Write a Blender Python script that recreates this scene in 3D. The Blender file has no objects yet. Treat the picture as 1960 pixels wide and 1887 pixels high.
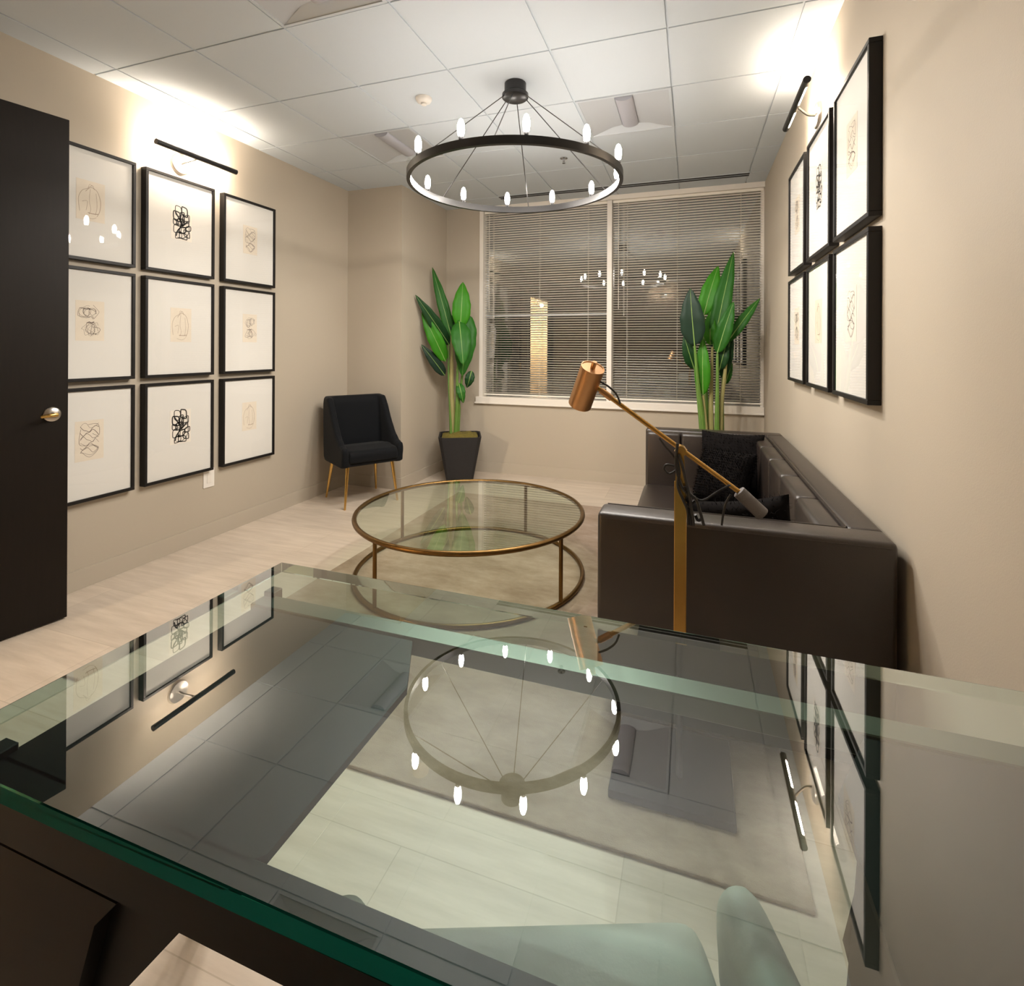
import bpy, bmesh, math, random
from mathutils import Vector, Matrix, noise
PI = math.pi
S = bpy.context.scene
COL = S.collection

# ------------------------------------------------------------------ camera
cam_d = bpy.data.cameras.new('camera')
cam = bpy.data.objects.new('camera', cam_d)
COL.objects.link(cam)
cam_d.sensor_fit = 'HORIZONTAL'
cam_d.sensor_width = 36.0
cam_d.lens = 985.46 / 1960 * 36.0
cam_d.shift_x = (980 - 986.98) / 1960
cam_d.shift_y = (665.5 - 943.5) / 1960
cam_d.clip_start = 0.02
cam.location = (3.1713, -2.0758, 1.41)
_R = (Matrix.Rotation(.32962, 4, 'Z') @ Matrix.Rotation(PI / 2 + .00053, 4, 'X') @ Matrix.Rotation(.00469, 4, 'Z'))
cam.rotation_euler = _R.to_euler()
S.camera = cam

# ------------------------------------------------------------------ world, exposure
w = bpy.data.worlds.new('night'); S.world = w; w.use_nodes = True
bg = w.node_tree.nodes['Background']
bg.inputs[0].default_value = (0.25, 0.32, 0.5, 1); bg.inputs[1].default_value = 0.006
vs = S.view_settings
S.display_settings.display_device = 'sRGB'
vs.view_transform = 'Standard'; vs.look = 'None'; vs.gamma = 1.0; vs.use_curve_mapping = False
vs.exposure = 0.75
S.cycles.use_denoising = True
S.cycles.max_bounces = 14; S.cycles.transparent_max_bounces = 24
S.cycles.sample_clamp_indirect = 6.0
BULB = 18.0         # glow of the chandelier's clear bulbs
LAMP_W = 21.0       # light of each chandelier filament, thrown down and sideways more than up
TUBE = 140.0        # picture light tubes
TUBE_L = 240.0      # the left one burns brighter
TUBE_B = 110.0      # the one on the rear wall is dimmer
HALL = 3000.0        # bulb in the hall outside
C_BULB = (1.0, .925, .84)
C_TUBE = (1.0, .84, .67)

# ------------------------------------------------------------------ materials
def nm(name):
    m = bpy.data.materials.new(name); m.use_nodes = True
    nt = m.node_tree
    return m, nt, nt.nodes['Principled BSDF']
def N(nt, t, **k):
    n = nt.nodes.new(t)
    for a, b in k.items(): setattr(n, a, b)
    return n
def L(nt, a, b): nt.links.new(a, b)
def plain(name, col, rough=.5, metal=0., spec=.5, var=0., vscale=8., bump=0., bscale=60., stretch=(1, 1, 1), sheen=0., coat=0.):
    m, nt, p = nm(name)
    p.inputs['Base Color'].default_value = (*col, 1)
    p.inputs['Roughness'].default_value = rough
    p.inputs['Metallic'].default_value = metal
    p.inputs['Specular IOR Level'].default_value = spec
    p.inputs['Sheen Weight'].default_value = sheen
    p.inputs['Coat Weight'].default_value = coat; p.inputs['Coat Roughness'].default_value = .4
    tc = N(nt, 'ShaderNodeTexCoord'); mp = N(nt, 'ShaderNodeMapping')
    mp.inputs['Scale'].default_value = stretch
    L(nt, tc.outputs['Object'], mp.inputs[0])
    nz = N(nt, 'ShaderNodeTexNoise'); nz.inputs['Scale'].default_value = vscale; nz.inputs['Detail'].default_value = 5
    L(nt, mp.outputs[0], nz.inputs['Vector'])
    mx = N(nt, 'ShaderNodeMix', data_type='RGBA')
    L(nt, nz.outputs['Fac'], mx.inputs[0])
    mx.inputs[6].default_value = (*[c * (1 - var) for c in col], 1)
    mx.inputs[7].default_value = (*[min(1, c * (1 + var)) for c in col], 1)
    L(nt, mx.outputs[2], p.inputs['Base Color'])
    if bump:
        b = N(nt, 'ShaderNodeTexNoise'); b.inputs['Scale'].default_value = bscale; b.inputs['Detail'].default_value = 4
        L(nt, mp.outputs[0], b.inputs['Vector'])
        bp = N(nt, 'ShaderNodeBump'); bp.inputs['Strength'].default_value = bump; bp.inputs['Distance'].default_value = .01
        L(nt, b.outputs['Fac'], bp.inputs['Height']); L(nt, bp.outputs[0], p.inputs['Normal'])
    return m
def emit(name, col, s):
    m = bpy.data.materials.new(name); m.use_nodes = True; nt = m.node_tree
    nt.nodes.remove(nt.nodes['Principled BSDF'])
    e = N(nt, 'ShaderNodeEmission'); e.inputs[0].default_value = (*col, 1); e.inputs[1].default_value = s
    L(nt, e.outputs[0], nt.nodes['Material Output'].inputs[0])
    return m
def glow(name, col, s):
    m = bpy.data.materials.new(name); m.use_nodes = True; nt = m.node_tree
    nt.nodes.remove(nt.nodes['Principled BSDF'])
    e = N(nt, 'ShaderNodeEmission'); e.inputs[0].default_value = (*col, 1); e.inputs[1].default_value = s
    t = N(nt, 'ShaderNodeBsdfTransparent'); a = N(nt, 'ShaderNodeAddShader')
    L(nt, e.outputs[0], a.inputs[0]); L(nt, t.outputs[0], a.inputs[1])
    L(nt, a.outputs[0], nt.nodes['Material Output'].inputs[0])
    return m
def filament_light():
    d = bpy.data.lights.new('filament', 'POINT'); d.energy = LAMP_W; d.color = C_BULB; d.shadow_soft_size = .014
    d.use_nodes = True; nt = d.node_tree; e = nt.nodes['Emission']
    tc = N(nt, 'ShaderNodeTexCoord'); sx = N(nt, 'ShaderNodeSeparateXYZ'); L(nt, tc.outputs['Normal'], sx.inputs[0])
    mr = N(nt, 'ShaderNodeMapRange', interpolation_type='SMOOTHSTEP')
    mr.inputs['From Min'].default_value = -1.0; mr.inputs['From Max'].default_value = .45
    mr.inputs['To Min'].default_value = 1.0; mr.inputs['To Max'].default_value = .045
    L(nt, sx.outputs['Z'], mr.inputs['Value']); L(nt, mr.outputs[0], e.inputs['Strength'])
    return d
def pane(name, tint, gain=1.7, rough=0.0, ior=1.5):
    """thin clear glass: Fresnel reflection on the outside faces, tinted see-through"""
    m = bpy.data.materials.new(name); m.use_nodes = True; nt = m.node_tree
    nt.nodes.remove(nt.nodes['Principled BSDF'])
    f = N(nt, 'ShaderNodeFresnel'); f.inputs[0].default_value = ior
    g = N(nt, 'ShaderNodeNewGeometry')
    inv = N(nt, 'ShaderNodeMath', operation='SUBTRACT'); inv.inputs[0].default_value = gain
    k = N(nt, 'ShaderNodeMath', operation='MULTIPLY'); k.inputs[1].default_value = gain
    L(nt, g.outputs['Backfacing'], k.inputs[0]); L(nt, k.outputs[0], inv.inputs[1])
    mu = N(nt, 'ShaderNodeMath', operation='MULTIPLY', use_clamp=True)
    L(nt, f.outputs[0], mu.inputs[0]); L(nt, inv.outputs[0], mu.inputs[1])
    t = N(nt, 'ShaderNodeBsdfTransparent'); t.inputs[0].default_value = (*tint, 1)
    gl = N(nt, 'ShaderNodeBsdfGlossy'); gl.inputs['Roughness'].default_value = rough
    gl.inputs['Color'].default_value = (1, 1, 1, 1)
    mx = N(nt, 'ShaderNodeMixShader')
    L(nt, mu.outputs[0], mx.inputs[0]); L(nt, t.outputs[0], mx.inputs[1]); L(nt, gl.outputs[0], mx.inputs[2])
    L(nt, mx.outputs[0], nt.nodes['Material Output'].inputs[0])
    return m

def floor_material():
    m, nt, p = nm('vein_cut_floor_tile')
    tc = N(nt, 'ShaderNodeTexCoord')
    mp = N(nt, 'ShaderNodeMapping'); mp.inputs['Scale'].default_value = (1.1, 9.0, 1)
    L(nt, tc.outputs['Object'], mp.inputs[0])
    n1 = N(nt, 'ShaderNodeTexNoise'); n1.inputs['Scale'].default_value = 2.2; n1.inputs['Detail'].default_value = 8; n1.inputs['Roughness'].default_value = .62
    L(nt, mp.outputs[0], n1.inputs['Vector'])
    br = N(nt, 'ShaderNodeTexBrick'); br.offset = .5
    br.inputs['Scale'].default_value = 1.0; br.inputs['Brick Width'].default_value = 1.2; br.inputs['Row Height'].default_value = .4
    br.inputs['Mortar Size'].default_value = .0018; br.inputs['Mortar Smooth'].default_value = .3; br.inputs['Bias'].default_value = 0
    br.inputs['Color1'].default_value = (.92, .92, .92, 1); br.inputs['Color2'].default_value = (1.04, 1.04, 1.04, 1); br.inputs['Mortar'].default_value = (.80, .785, .75, 1)
    L(nt, tc.outputs['Object'], br.inputs['Vector'])
    cr = N(nt, 'ShaderNodeValToRGB')
    cr.color_ramp.elements[0].position = .30; cr.color_ramp.elements[0].color = (.50, .42, .335, 1)
    cr.color_ramp.elements[1].position = .68; cr.color_ramp.elements[1].color = (.64, .55, .455, 1)
    L(nt, n1.outputs['Fac'], cr.inputs[0])
    mx = N(nt, 'ShaderNodeMix', data_type='RGBA', blend_type='MULTIPLY'); mx.inputs[0].default_value = 1
    L(nt, cr.outputs[0], mx.inputs[6]); L(nt, br.outputs['Color'], mx.inputs[7])
    L(nt, mx.outputs[2], p.inputs['Base Color'])
    p.inputs['Roughness'].default_value = .42; p.inputs['Specular IOR Level'].default_value = .35
    return m
def rug_material():
    m, nt, p = nm('distressed_rug_pile')
    tc = N(nt, 'ShaderNodeTexCoord')
    mp = N(nt, 'ShaderNodeMapping'); mp.inputs['Scale'].default_value = (1.6, 3.2, 1)
    L(nt, tc.outputs['Object'], mp.inputs[0])
    a = N(nt, 'ShaderNodeTexNoise'); a.inputs['Scale'].default_value = 1.5; a.inputs['Detail'].default_value = 9; a.inputs['Roughness'].default_value = .68
    L(nt, mp.outputs[0], a.inputs['Vector'])
    cr = N(nt, 'ShaderNodeValToRGB')
    cr.color_ramp.elements[0].position = .34; cr.color_ramp.elements[0].color = (.27, .20, .145, 1)
    cr.color_ramp.elements[1].position = .70; cr.color_ramp.elements[1].color = (.47, .375, .30, 1)
    L(nt, a.outputs['Fac'], cr.inputs[0]); L(nt, cr.outputs[0], p.inputs['Base Color'])
    b = N(nt, 'ShaderNodeTexNoise'); b.inputs['Scale'].default_value = 260; L(nt, tc.outputs['Object'], b.inputs['Vector'])
    bp = N(nt, 'ShaderNodeBump'); bp.inputs['Strength'].default_value = .5; bp.inputs['Distance'].default_value = .004
    L(nt, b.outputs['Fac'], bp.inputs['Height']); L(nt, bp.outputs[0], p.inputs['Normal'])
    p.inputs['Roughness'].default_value = .95; p.inputs['Specular IOR Level'].default_value = .1
    return m
def leaf_material(name, col):
    m, nt, p = nm(name)
    tc = N(nt, 'ShaderNodeTexCoord')
    a = N(nt, 'ShaderNodeTexNoise'); a.inputs['Scale'].default_value = 9; a.inputs['Detail'].default_value = 4
    L(nt, tc.outputs['Object'], a.inputs['Vector'])
    mx = N(nt, 'ShaderNodeMix', data_type='RGBA')
    mx.inputs[6].default_value = (*[c * .75 for c in col], 1); mx.inputs[7].default_value = (*[c * 1.25 for c in col], 1)
    L(nt, a.outputs['Fac'], mx.inputs[0]); L(nt, mx.outputs[2], p.inputs['Base Color'])
    p.inputs['Roughness'].default_value = .5; p.inputs['Specular IOR Level'].default_value = .25
    p.inputs['Subsurface Weight'].default_value = 0
    tr = N(nt, 'ShaderNodeBsdfTranslucent'); tr.inputs[0].default_value = (col[0] * 1.4, col[1] * 1.3, col[2], 1)
    ms = N(nt, 'ShaderNodeMixShader'); ms.inputs[0].default_value = .18
    out = nt.nodes['Material Output']
    L(nt, p.outputs[0], ms.inputs[1]); L(nt, tr.outputs[0], ms.inputs[2]); L(nt, ms.outputs[0], out.inputs[0])
    return m
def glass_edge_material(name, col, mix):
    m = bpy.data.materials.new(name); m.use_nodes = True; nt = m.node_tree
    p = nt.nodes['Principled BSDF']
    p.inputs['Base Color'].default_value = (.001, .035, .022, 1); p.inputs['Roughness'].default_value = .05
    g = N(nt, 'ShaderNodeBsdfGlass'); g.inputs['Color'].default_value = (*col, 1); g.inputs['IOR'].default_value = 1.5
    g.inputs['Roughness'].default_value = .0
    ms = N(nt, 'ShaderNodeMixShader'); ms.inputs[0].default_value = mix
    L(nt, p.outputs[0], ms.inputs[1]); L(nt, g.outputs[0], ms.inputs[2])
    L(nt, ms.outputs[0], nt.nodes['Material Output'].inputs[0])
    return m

M = dict(
    wall=plain('taupe_wall_paint', (.455, .398, .318), .62, spec=.28, var=.02, vscale=2, bump=.05, bscale=220),
    blackmatte=plain('matt_black_steel', (.006, .0055, .005), .7, spec=.2),
    accent=plain('bounce_darkened_paint', (.20, .155, .115), .6, spec=.3),  # rear wall colour darkened so it bounces less light onto the sofa
    base=plain('taupe_baseboard', (.465, .408, .328), .5, spec=.3),
    ceil=plain('ceiling_tile', (.60, .65, .695), .85, spec=.15, var=.01, vscale=60, bump=.05, bscale=400),
    white=plain('white_paint', (.78, .73, .66), .4),
    whitemetal=plain('white_enamel', (.56, .60, .64), .35),
    troffer=plain('grey_light_reflector', (.50, .52, .545), .45),
    basket=plain('perforated_light_basket', (.42, .42, .46), .5, var=.1, vscale=300),
    black=plain('black_metal', (.012, .011, .011), .35, spec=.5),
    darkslot=plain('dark_slot', (.02, .018, .02), .6),
    frame=plain('black_frame_wood', (.009, .0075, .007), .45, spec=.3),
    mat=plain('white_picture_mat', (.70, .68, .635), .8, spec=.2),
    paper=plain('beige_print_paper', (.72, .645, .535), .85, spec=.1, var=.05, vscale=20),
    paperlight=plain('cream_print_paper', (.79, .735, .65), .85, spec=.1, var=.04, vscale=20),
    ink=plain('black_ink', (.02, .016, .014), .7),
    inkfaint=plain('faded_brown_ink', (.27, .185, .12), .8),
    inkmid=plain('grey_brown_ink', (.17, .13, .11), .8),
    espresso=plain('espresso_wood', (.008, .0048, .0025), .5, spec=.25, var=.35, vscale=6, stretch=(14, 14, 1)),
    deskwood=plain('dark_desk_wood', (.005, .004, .0036), .5, spec=.2, var=.25, vscale=5, stretch=(2, 14, 14)),
    deskface=plain('brown_drawer_front', (.007, .0038, .0026), .55, spec=.2, var=.3, vscale=6, stretch=(2, 14, 14)),
    leather=plain('brown_leather', (.022, .0145, .0112), .40, spec=.55, coat=.45, var=.12, vscale=14, bump=.12, bscale=240),
    fur=plain('black_faux_fur', (.006, .005, .005), .95, spec=.1),
    velvet=plain('midnight_velvet', (.0035, .0042, .0055), .8, spec=.15, sheen=.06),
    brass=plain('aged_brass', (.52, .30, .085), .30, metal=1, var=.08, vscale=30),
    bronze=plain('antique_bronze', (.20, .115, .04), .36, metal=1, var=.25, vscale=25),
    copper=plain('brushed_copper_brass', (.60, .335, .155), .38, metal=1, var=.06, vscale=40),
    gunmetal=plain('knurled_gunmetal', (.16, .15, .15), .4, metal=.8, bump=.4, bscale=420),
    cord=plain('black_rubber_cord', (.010, .009, .009), .5),
    nickel=plain('satin_nickel', (.55, .52, .48), .28, metal=1),
    gold=plain('polished_gold', (.72, .45, .14), .22, metal=1),
    pot=plain('charcoal_planter', (.012, .0105, .011), .75, bump=.25, bscale=180),
    moss=plain('dry_moss', (.14, .11, .015), .95, var=.4, vscale=40, bump=.8, bscale=90),
    trunk=plain('banana_stalk', (.30, .27, .10), .6, var=.25, vscale=10, stretch=(12, 12, 1)),
    stalk=plain('green_stalk', (.10, .20, .03), .5, var=.25, vscale=10, stretch=(12, 12, 1)),
    rib=plain('leaf_midrib', (.22, .36, .09), .5),
    leafa=leaf_material('bright_leaf', (.040, .215, .008)),
    leafb=leaf_material('mid_leaf', (.022, .125, .012)),
    leafc=leaf_material('dark_leaf', (.012, .055, .014)),
    leafd=leaf_material('grey_green_leaf', (.018, .042, .026)),
    chairgrey=plain('pale_grey_leather', (.40, .405, .35), .5, bump=.05, bscale=200),
    slat=plain('ivory_blind_slat', (.86, .82, .73), .45),
    cordw=plain('ivory_cord', (.62, .58, .5), .7),
    plastic=plain('white_plastic', (.80, .76, .70), .4),
    chrome=plain('chrome_sprinkler', (.6, .6, .62), .2, metal=1),
    floor=floor_material(), rug=rug_material(),
    bulb=glow('lit_bulb', C_BULB, BULB),
    tube=emit('lit_tube', C_TUBE, TUBE), tube_l=emit('bright_lit_tube', C_TUBE, TUBE_L), tube_b=emit('dim_lit_tube', C_TUBE, TUBE_B),
    hallbulb=emit('lit_hall_bulb', (1, .86, .66), HALL),
    street=emit('distant_street_light', (.35, 1, .95), 22),
    deadbulb=pane('clear_bulb_glass', (.92, .92, .9), 1.6),
    desk_glass=pane('desk_glass', (.845, .965, .945), 3.5),
    table_glass=pane('table_glass', (.90, .96, .90), 1.75),
    pic_glass=pane('picture_glass', (1, 1, 1), .65),
    win_glass=pane('window_glass', (.80, .84, .82), 8.0),
    edge=glass_edge_material('deep_green_glass_edge', (.02, .27, .185), .9), edgefar=glass_edge_material('pale_green_glass_edge', (.80, .96, .90), .97),  # same glass twice: longer light path through the near edge painted as deeper green
    hallwall=plain('hall_wall_paint', (.74, .64, .48), .7),
)

# ------------------------------------------------------------------ mesh builder
class MB:
    def __init__(s): s.bm = bmesh.new()
    def quad(s, *ps):
        s.bm.faces.new([s.bm.verts.new(p) for p in ps]); return s
    def box(s, x0, x1, y0, y1, z0, z1, r=0., seg=2):
        ret = bmesh.ops.create_cube(s.bm, size=1)
        for v in ret['verts']:
            v.co = Vector(((x0 + x1) / 2 + v.co.x * (x1 - x0), (y0 + y1) / 2 + v.co.y * (y1 - y0), (z0 + z1) / 2 + v.co.z * (z1 - z0)))
        if r:
            es = set(e for v in ret['verts'] for e in v.link_edges)
            bmesh.ops.bevel(s.bm, geom=list(es), offset=r, segments=seg, affect='EDGES', profile=.5)
        return s
    def prism(s, pts, axis, a, b):
        """polygon pts (2-D) extruded along axis from a to b"""
        def P(p, t):
            return {'X': (t, p[0], p[1]), 'Y': (p[0], t, p[1]), 'Z': (p[0], p[1], t)}[axis]
        v0 = [s.bm.verts.new(P(p, a)) for p in pts]; v1 = [s.bm.verts.new(P(p, b)) for p in pts]
        n = len(pts)
        s.bm.faces.new(v0); s.bm.faces.new(v1[::-1])
        for i in range(n): s.bm.faces.new((v0[i], v1[i], v1[(i + 1) % n], v0[(i + 1) % n]))
        return s
    def tube(s, path, r, n=10, cap=True, closed=False, square=False):
        path = [Vector(p) for p in path]; m = len(path)
        rad = r if isinstance(r, (list, tuple)) else [r] * m
        rings = []; up = None
        for i, p in enumerate(path):
            if closed: t = path[(i + 1) % m] - path[i - 1]
            else: t = path[min(i + 1, m - 1)] - path[max(i - 1, 0)]
            t.normalize()
            if up is None:
                up = Vector((0, 0, 1)) if abs(t.z) < .9 else Vector((1, 0, 0))
            a = t.cross(up)
            if a.length < 1e-5: a = t.cross(Vector((.3, .9, .1)))
            a.normalize(); b = a.cross(t); up = b
            k = 4 if square else n
            ph = PI / 4 if square else 0
            rings.append([s.bm.verts.new(p + rad[i] * (math.cos(ph + 2 * PI * j / k) * a + math.sin(ph + 2 * PI * j / k) * b)) for j in range(k)])
        k = len(rings[0])
        for i in range(m if closed else m - 1):
            A, B = rings[i], rings[(i + 1) % m]
            for j in range(k): s.bm.faces.new((A[j], A[(j + 1) % k], B[(j + 1) % k], B[j]))
        if cap and not closed:
            s.bm.faces.new(rings[0][::-1]); s.bm.faces.new(rings[-1])
        return s
    def lathe(s, prof, c=(0, 0, 0), n=32, axis=(0, 0, 1)):
        """profile [(radius, height)] turned round axis through c"""
        ax = Vector(axis).normalized(); c = Vector(c)
        a = ax.orthogonal().normalized(); b = ax.cross(a)
        rings = []
        for r, h in prof:
            if r < 1e-6: rings.append([s.bm.verts.new(c + ax * h)])
            else: rings.append([s.bm.verts.new(c + ax * h + r * (math.cos(2 * PI * j / n) * a + math.sin(2 * PI * j / n) * b)) for j in range(n)])
        for A, B in zip(rings, rings[1:]):
            for j in range(n):
                q = [A[j % len(A)], A[(j + 1) % len(A)], B[(j + 1) % len(B)], B[j % len(B)]]
                u = []
                for v in q:
                    if v not in u: u.append(v)
                if len(u) > 2: s.bm.faces.new(u)
        for R_, rev in ((rings[0], 1), (rings[-1], 0)):
            if len(R_) > 2: s.bm.faces.new(R_[::-1] if rev else R_)
        return s
    def xform(s, mat):
        bmesh.ops.transform(s.bm, matrix=mat, verts=s.bm.verts); return s
    def build(s, name, mat, parent=None, origin=(0, 0, 0), smooth=False, recalc=True, angle=40):
        bm = s.bm
        if any(origin): bmesh.ops.translate(bm, verts=bm.verts, vec=-Vector(origin))
        if recalc: bmesh.ops.recalc_face_normals(bm, faces=bm.faces)
        me = bpy.data.meshes.new(name)
        if smooth:
            for f in bm.faces: f.smooth = True
            for e in bm.edges:
                if len(e.link_faces) == 2 and e.calc_face_angle(0) > math.radians(angle): e.smooth = False
        bm.to_mesh(me); bm.free()
        for m in (mat if isinstance(mat, (list, tuple)) else [mat]): me.materials.append(m)
        o = bpy.data.objects.new(name, me); COL.objects.link(o)
        if parent: o.parent = parent
        return o
def tag(o, label, cat, group=None, kind=None):
    o['label'] = label; o['category'] = cat
    if group: o['group'] = group
    if kind: o['kind'] = kind
    return o
def thing(name, label, cat, loc=(0, 0, 0), rz=0., group=None):
    o = bpy.data.objects.new(name, None); COL.objects.link(o)
    o.empty_display_size = .1
    o.location = loc; o.rotation_euler = (0, 0, rz)
    return tag(o, label, cat, group)
def struct(o): o['kind'] = 'structure'; return o
def copy_tree(o, parent=None):
    c = o.copy(); COL.objects.link(c)
    if parent: c.parent = parent
    for ch in list(o.children): copy_tree(ch, c)
    return c
def spline(pts, n=8, closed=False):
    pts = [Vector(p) for p in pts]; out = []; m = len(pts)
    rng = range(m) if closed else range(m - 1)
    for i in rng:
        p1, p2 = pts[i], pts[(i + 1) % m]
        p0 = pts[i - 1] if (closed or i > 0) else p1
        p3 = pts[(i + 2) % m] if (closed or i + 2 < m) else p2
        for k in range(n):
            t = k / n
            out.append(.5 * ((2 * p1) + (p2 - p0) * t + (2 * p0 - 5 * p1 + 4 * p2 - p3) * t * t + (3 * p1 - p0 - 3 * p2 + p3) * t ** 3))
    if not closed: out.append(pts[-1])
    return out

# ------------------------------------------------------------------ the room
XL, XR, YW, YB, H, T = -.185, 3.83, 3.36, -3.8, 3.018, .6096
XBUMP, YBUMP = .45, 2.38
struct(MB().box(XL - 2.0, XR + .3, -6.6, YW + .3, -.12, 0).build('floor', M['floor']))
# left wall with the doorway behind the photographer
DY0, DY1, DH = -3.74, -1.75, 2.62
wl = MB()
wl.box(XL - .12, XL, DY1, YW + .12, 0, H + .18); wl.box(XL - .12, XL, YB - .12, DY0, 0, H + .18); wl.box(XL - .12, XL, DY0, DY1, DH, H + .18)
struct(wl.build('wall_left', M['wall']))
struct(MB().box(XR, XR + .12, YB - .12, YW + .12, 0, H + .18).build('wall_right', M['wall']))
struct(MB().box(XL, XR, YB - .12, YB, 0, H + .18).build('wall_back', M['accent']))  # unseen wall, darker than the others to weaken its bounce light
struct(MB().box(XL, XBUMP, YBUMP, YW + .12, 0, H + .18).build('wall_corner', M['wall']))
WX0, WX1, WZ0, WZ1 = .875, 3.83, .80, 3.0
ww = MB()
ww.box(XBUMP, XR, YW, YW + .12, 0, WZ0); ww.box(XBUMP, WX0, YW, YW + .12, WZ0, H + .18); ww.box(WX0, XR, YW, YW + .12, WZ1, H + .18)
struct(ww.build('wall_front', M['wall']))
def baseb(name, *b): struct(MB().box(*b).build(name, M['base']))
baseb('baseboard_left', XL, XL + .010, DY1 + .08, YBUMP, 0, .115)
baseb('baseboard_corner', XL + .010, XBUMP + .010, YBUMP - .010, YBUMP, 0, .115)
baseb('baseboard_side', XBUMP, XBUMP + .010, YBUMP, YW, 0, .115)
baseb('baseboard_front', XBUMP + .010, XR, YW - .010, YW, 0, .115)
baseb('baseboard_right', XR - .010, XR, YB, YW - .010, 0, .115)
# hall beyond the doorway (bright in the window's reflection)
hl = MB()
HX0, HX1, HY0, HY1 = -1.75, XL - .12, -6.4, -1.15
hl.box(HX0 - .1, HX0, HY0 - .1, HY1 + .1, 0, 2.95); hl.box(HX0, HX1, HY0 - .1, HY0, 0, 2.95); hl.box(HX0, HX1, HY1, HY1 + .1, 0, 2.95)
hl.box(HX1, HX1 + .1, HY0 - .1, YB - .12, 0, 2.95); hl.box(HX0 - .1, HX1, HY0 - .1, HY1 + .1, 2.95, 3.05)
struct(hl.build('wall_hall', M['hallwall']))
tr = MB()
for y in (DY0, DY1): tr.box(XL - .125, XL + .012, y - .05, y + .05, 0, DH)
tr.box(XL - .125, XL + .012, DY0 - .05, DY1 + .05, DH - .05, DH + .05)
struct(tr.build('trim_1', M['espresso']))
hb = thing('pendant_bulb', 'small bare pendant bulb in the bright hall, reflected in the left blind', 'lamp', (-.95, -5.4, 2.95))
MB().tube([(0, 0, 0), (0, 0, -.25)], .004, 6).build('flex', M['cord'], hb)
MB().lathe([(0, 0), (.03, -.02), (.045, -.06), (.03, -.10), (0, -.115)], (0, 0, -.24), 16).build('bulb', M['hallbulb'], hb, smooth=True)

# ceiling: lay-in tiles with narrow reveals
TROF = [(1, 2), (4, 2), (2, -1)]
ct = MB()
ys = [j * T for j in range(-6, 6)]
ys = [YB] + ys + [YW]
xs = [XL] + [k * T for k in range(0, 7)] + [XR]
ct.box(XL, XR, YB, YW, H + .13, H + .16)
for y in ys[1:-1]: ct.box(XL, XR, y - .011, y + .011, H + .006, H + .011)
for x in xs[1:-1]:
    for j in range(len(ys) - 1): ct.box(x - .011, x + .011, ys[j] + .011, ys[j + 1] - .011, H + .0062, H + .0108)
for i in range(len(xs) - 1):
    for j in range(len(ys) - 1):
        if (i - 1, j - 7) in TROF: continue
        g = .0055
        ct.box(xs[i] + (g if i else 0), xs[i + 1] - (g if i < len(xs) - 2 else 0), ys[j] + (g if j else 0), ys[j + 1] - (g if j < len(ys) - 2 else 0), H, H + .011)
struct(ct.build('ceiling', M['ceil']))
def troffer(kx, ky, label):
    x0, y0 = kx * T, ky * T
    c = (x0 + T / 2, y0 + T / 2, H)
    t = thing('ceiling_light', label, 'ceiling light', c, group='recessed ceiling lights switched off')
    h = T / 2 - .004
    f = MB()
    for sx in (-1, 1):
        f.box(min(sx * h, sx * (h - .016)), max(sx * h, sx * (h - .016)), -h, h, -.004, .006)
        f.box(-h + .016, h - .016, min(sx * h, sx * (h - .016)), max(sx * h, sx * (h - .016)), -.004, .006)
    f.build('trim_frame', M['whitemetal'], t)
    rf = MB()
    for sx in (-1, 1):   # shallow concave wings either side of the lamp basket
        prof = [(sx * (h - .016), .0), (sx * (h - .07), .010), (sx * .16, .024), (sx * .060, .030)]
        a = [rf.bm.verts.new((x, -h + .016, z)) for x, z in prof]; b = [rf.bm.verts.new((x, h - .016, z)) for x, z in prof]
        for q in range(3): rf.bm.faces.new((a[q], a[q + 1], b[q + 1], b[q]))
    rf.build('reflector', M['troffer'], t, smooth=True)
    for sy in (-1, 1):
        e = MB(); y1, y2 = sy * (h - .016), sy * (h - .085)
        e.quad((-h + .016, y1, .0), (h - .016, y1, .0), (.10, y2, .031), (-.10, y2, .031))
        e.build('end_plate', M['whitemetal'], t)
    bs = MB()
    prof = [(.058 * math.cos(a), .031 - .030 * math.sin(a)) for a in [PI * q / 10 for q in range(11)]]
    bs.prism(prof, 'Y', -h + .09, h - .09)
    bs.build('lamp_basket', M['basket'], t, smooth=True)
troffer(1, 2, 'unlit square recessed ceiling light left of the ring chandelier')
troffer(4, 2, 'unlit square recessed ceiling light right of the ring chandelier')
troffer(2, -1, 'unlit recessed ceiling light cut off at the top edge of the photo')
lv = thing('linear_air_diffuser', 'long thin black slot air vent in the ceiling in front of the blinds', 'air vent', (2.44, 3.09, H))
for s in (-1, 1): MB().box(-1.225, 1.225, min(s * .004, s * .050), max(s * .004, s * .050), -.0022, .004).build('slot', M['darkslot'], lv)
fl = MB()
for s in (-1, 1): fl.box(-1.225, 1.225, min(s * .050, s * .058), max(s * .050, s * .058), -.004, .004)
fl.box(-1.225, 1.225, -.004, .004, -.0035, .002)
fl.build('flange', M['whitemetal'], lv)
sd = thing('smoke_detector', 'round white smoke detector on ceiling left of the chandelier canopy', 'smoke detector', (1.53, .87, H))
MB().lathe([(.052, 0), (.052, -.012), (.043, -.026), (.026, -.032), (0, -.032)], n=28).build('housing', M['plastic'], sd, smooth=True)
MB().lathe([(.018, -.031), (.018, -.044), (.012, -.047), (0, -.047)], n=18).build('sensor_cap', M['plastic'], sd, smooth=True)
sp = thing('sprinkler_head', 'small chrome fire sprinkler head on ceiling seen inside the chandelier ring', 'sprinkler', (2.141, 2.17, H))
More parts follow.
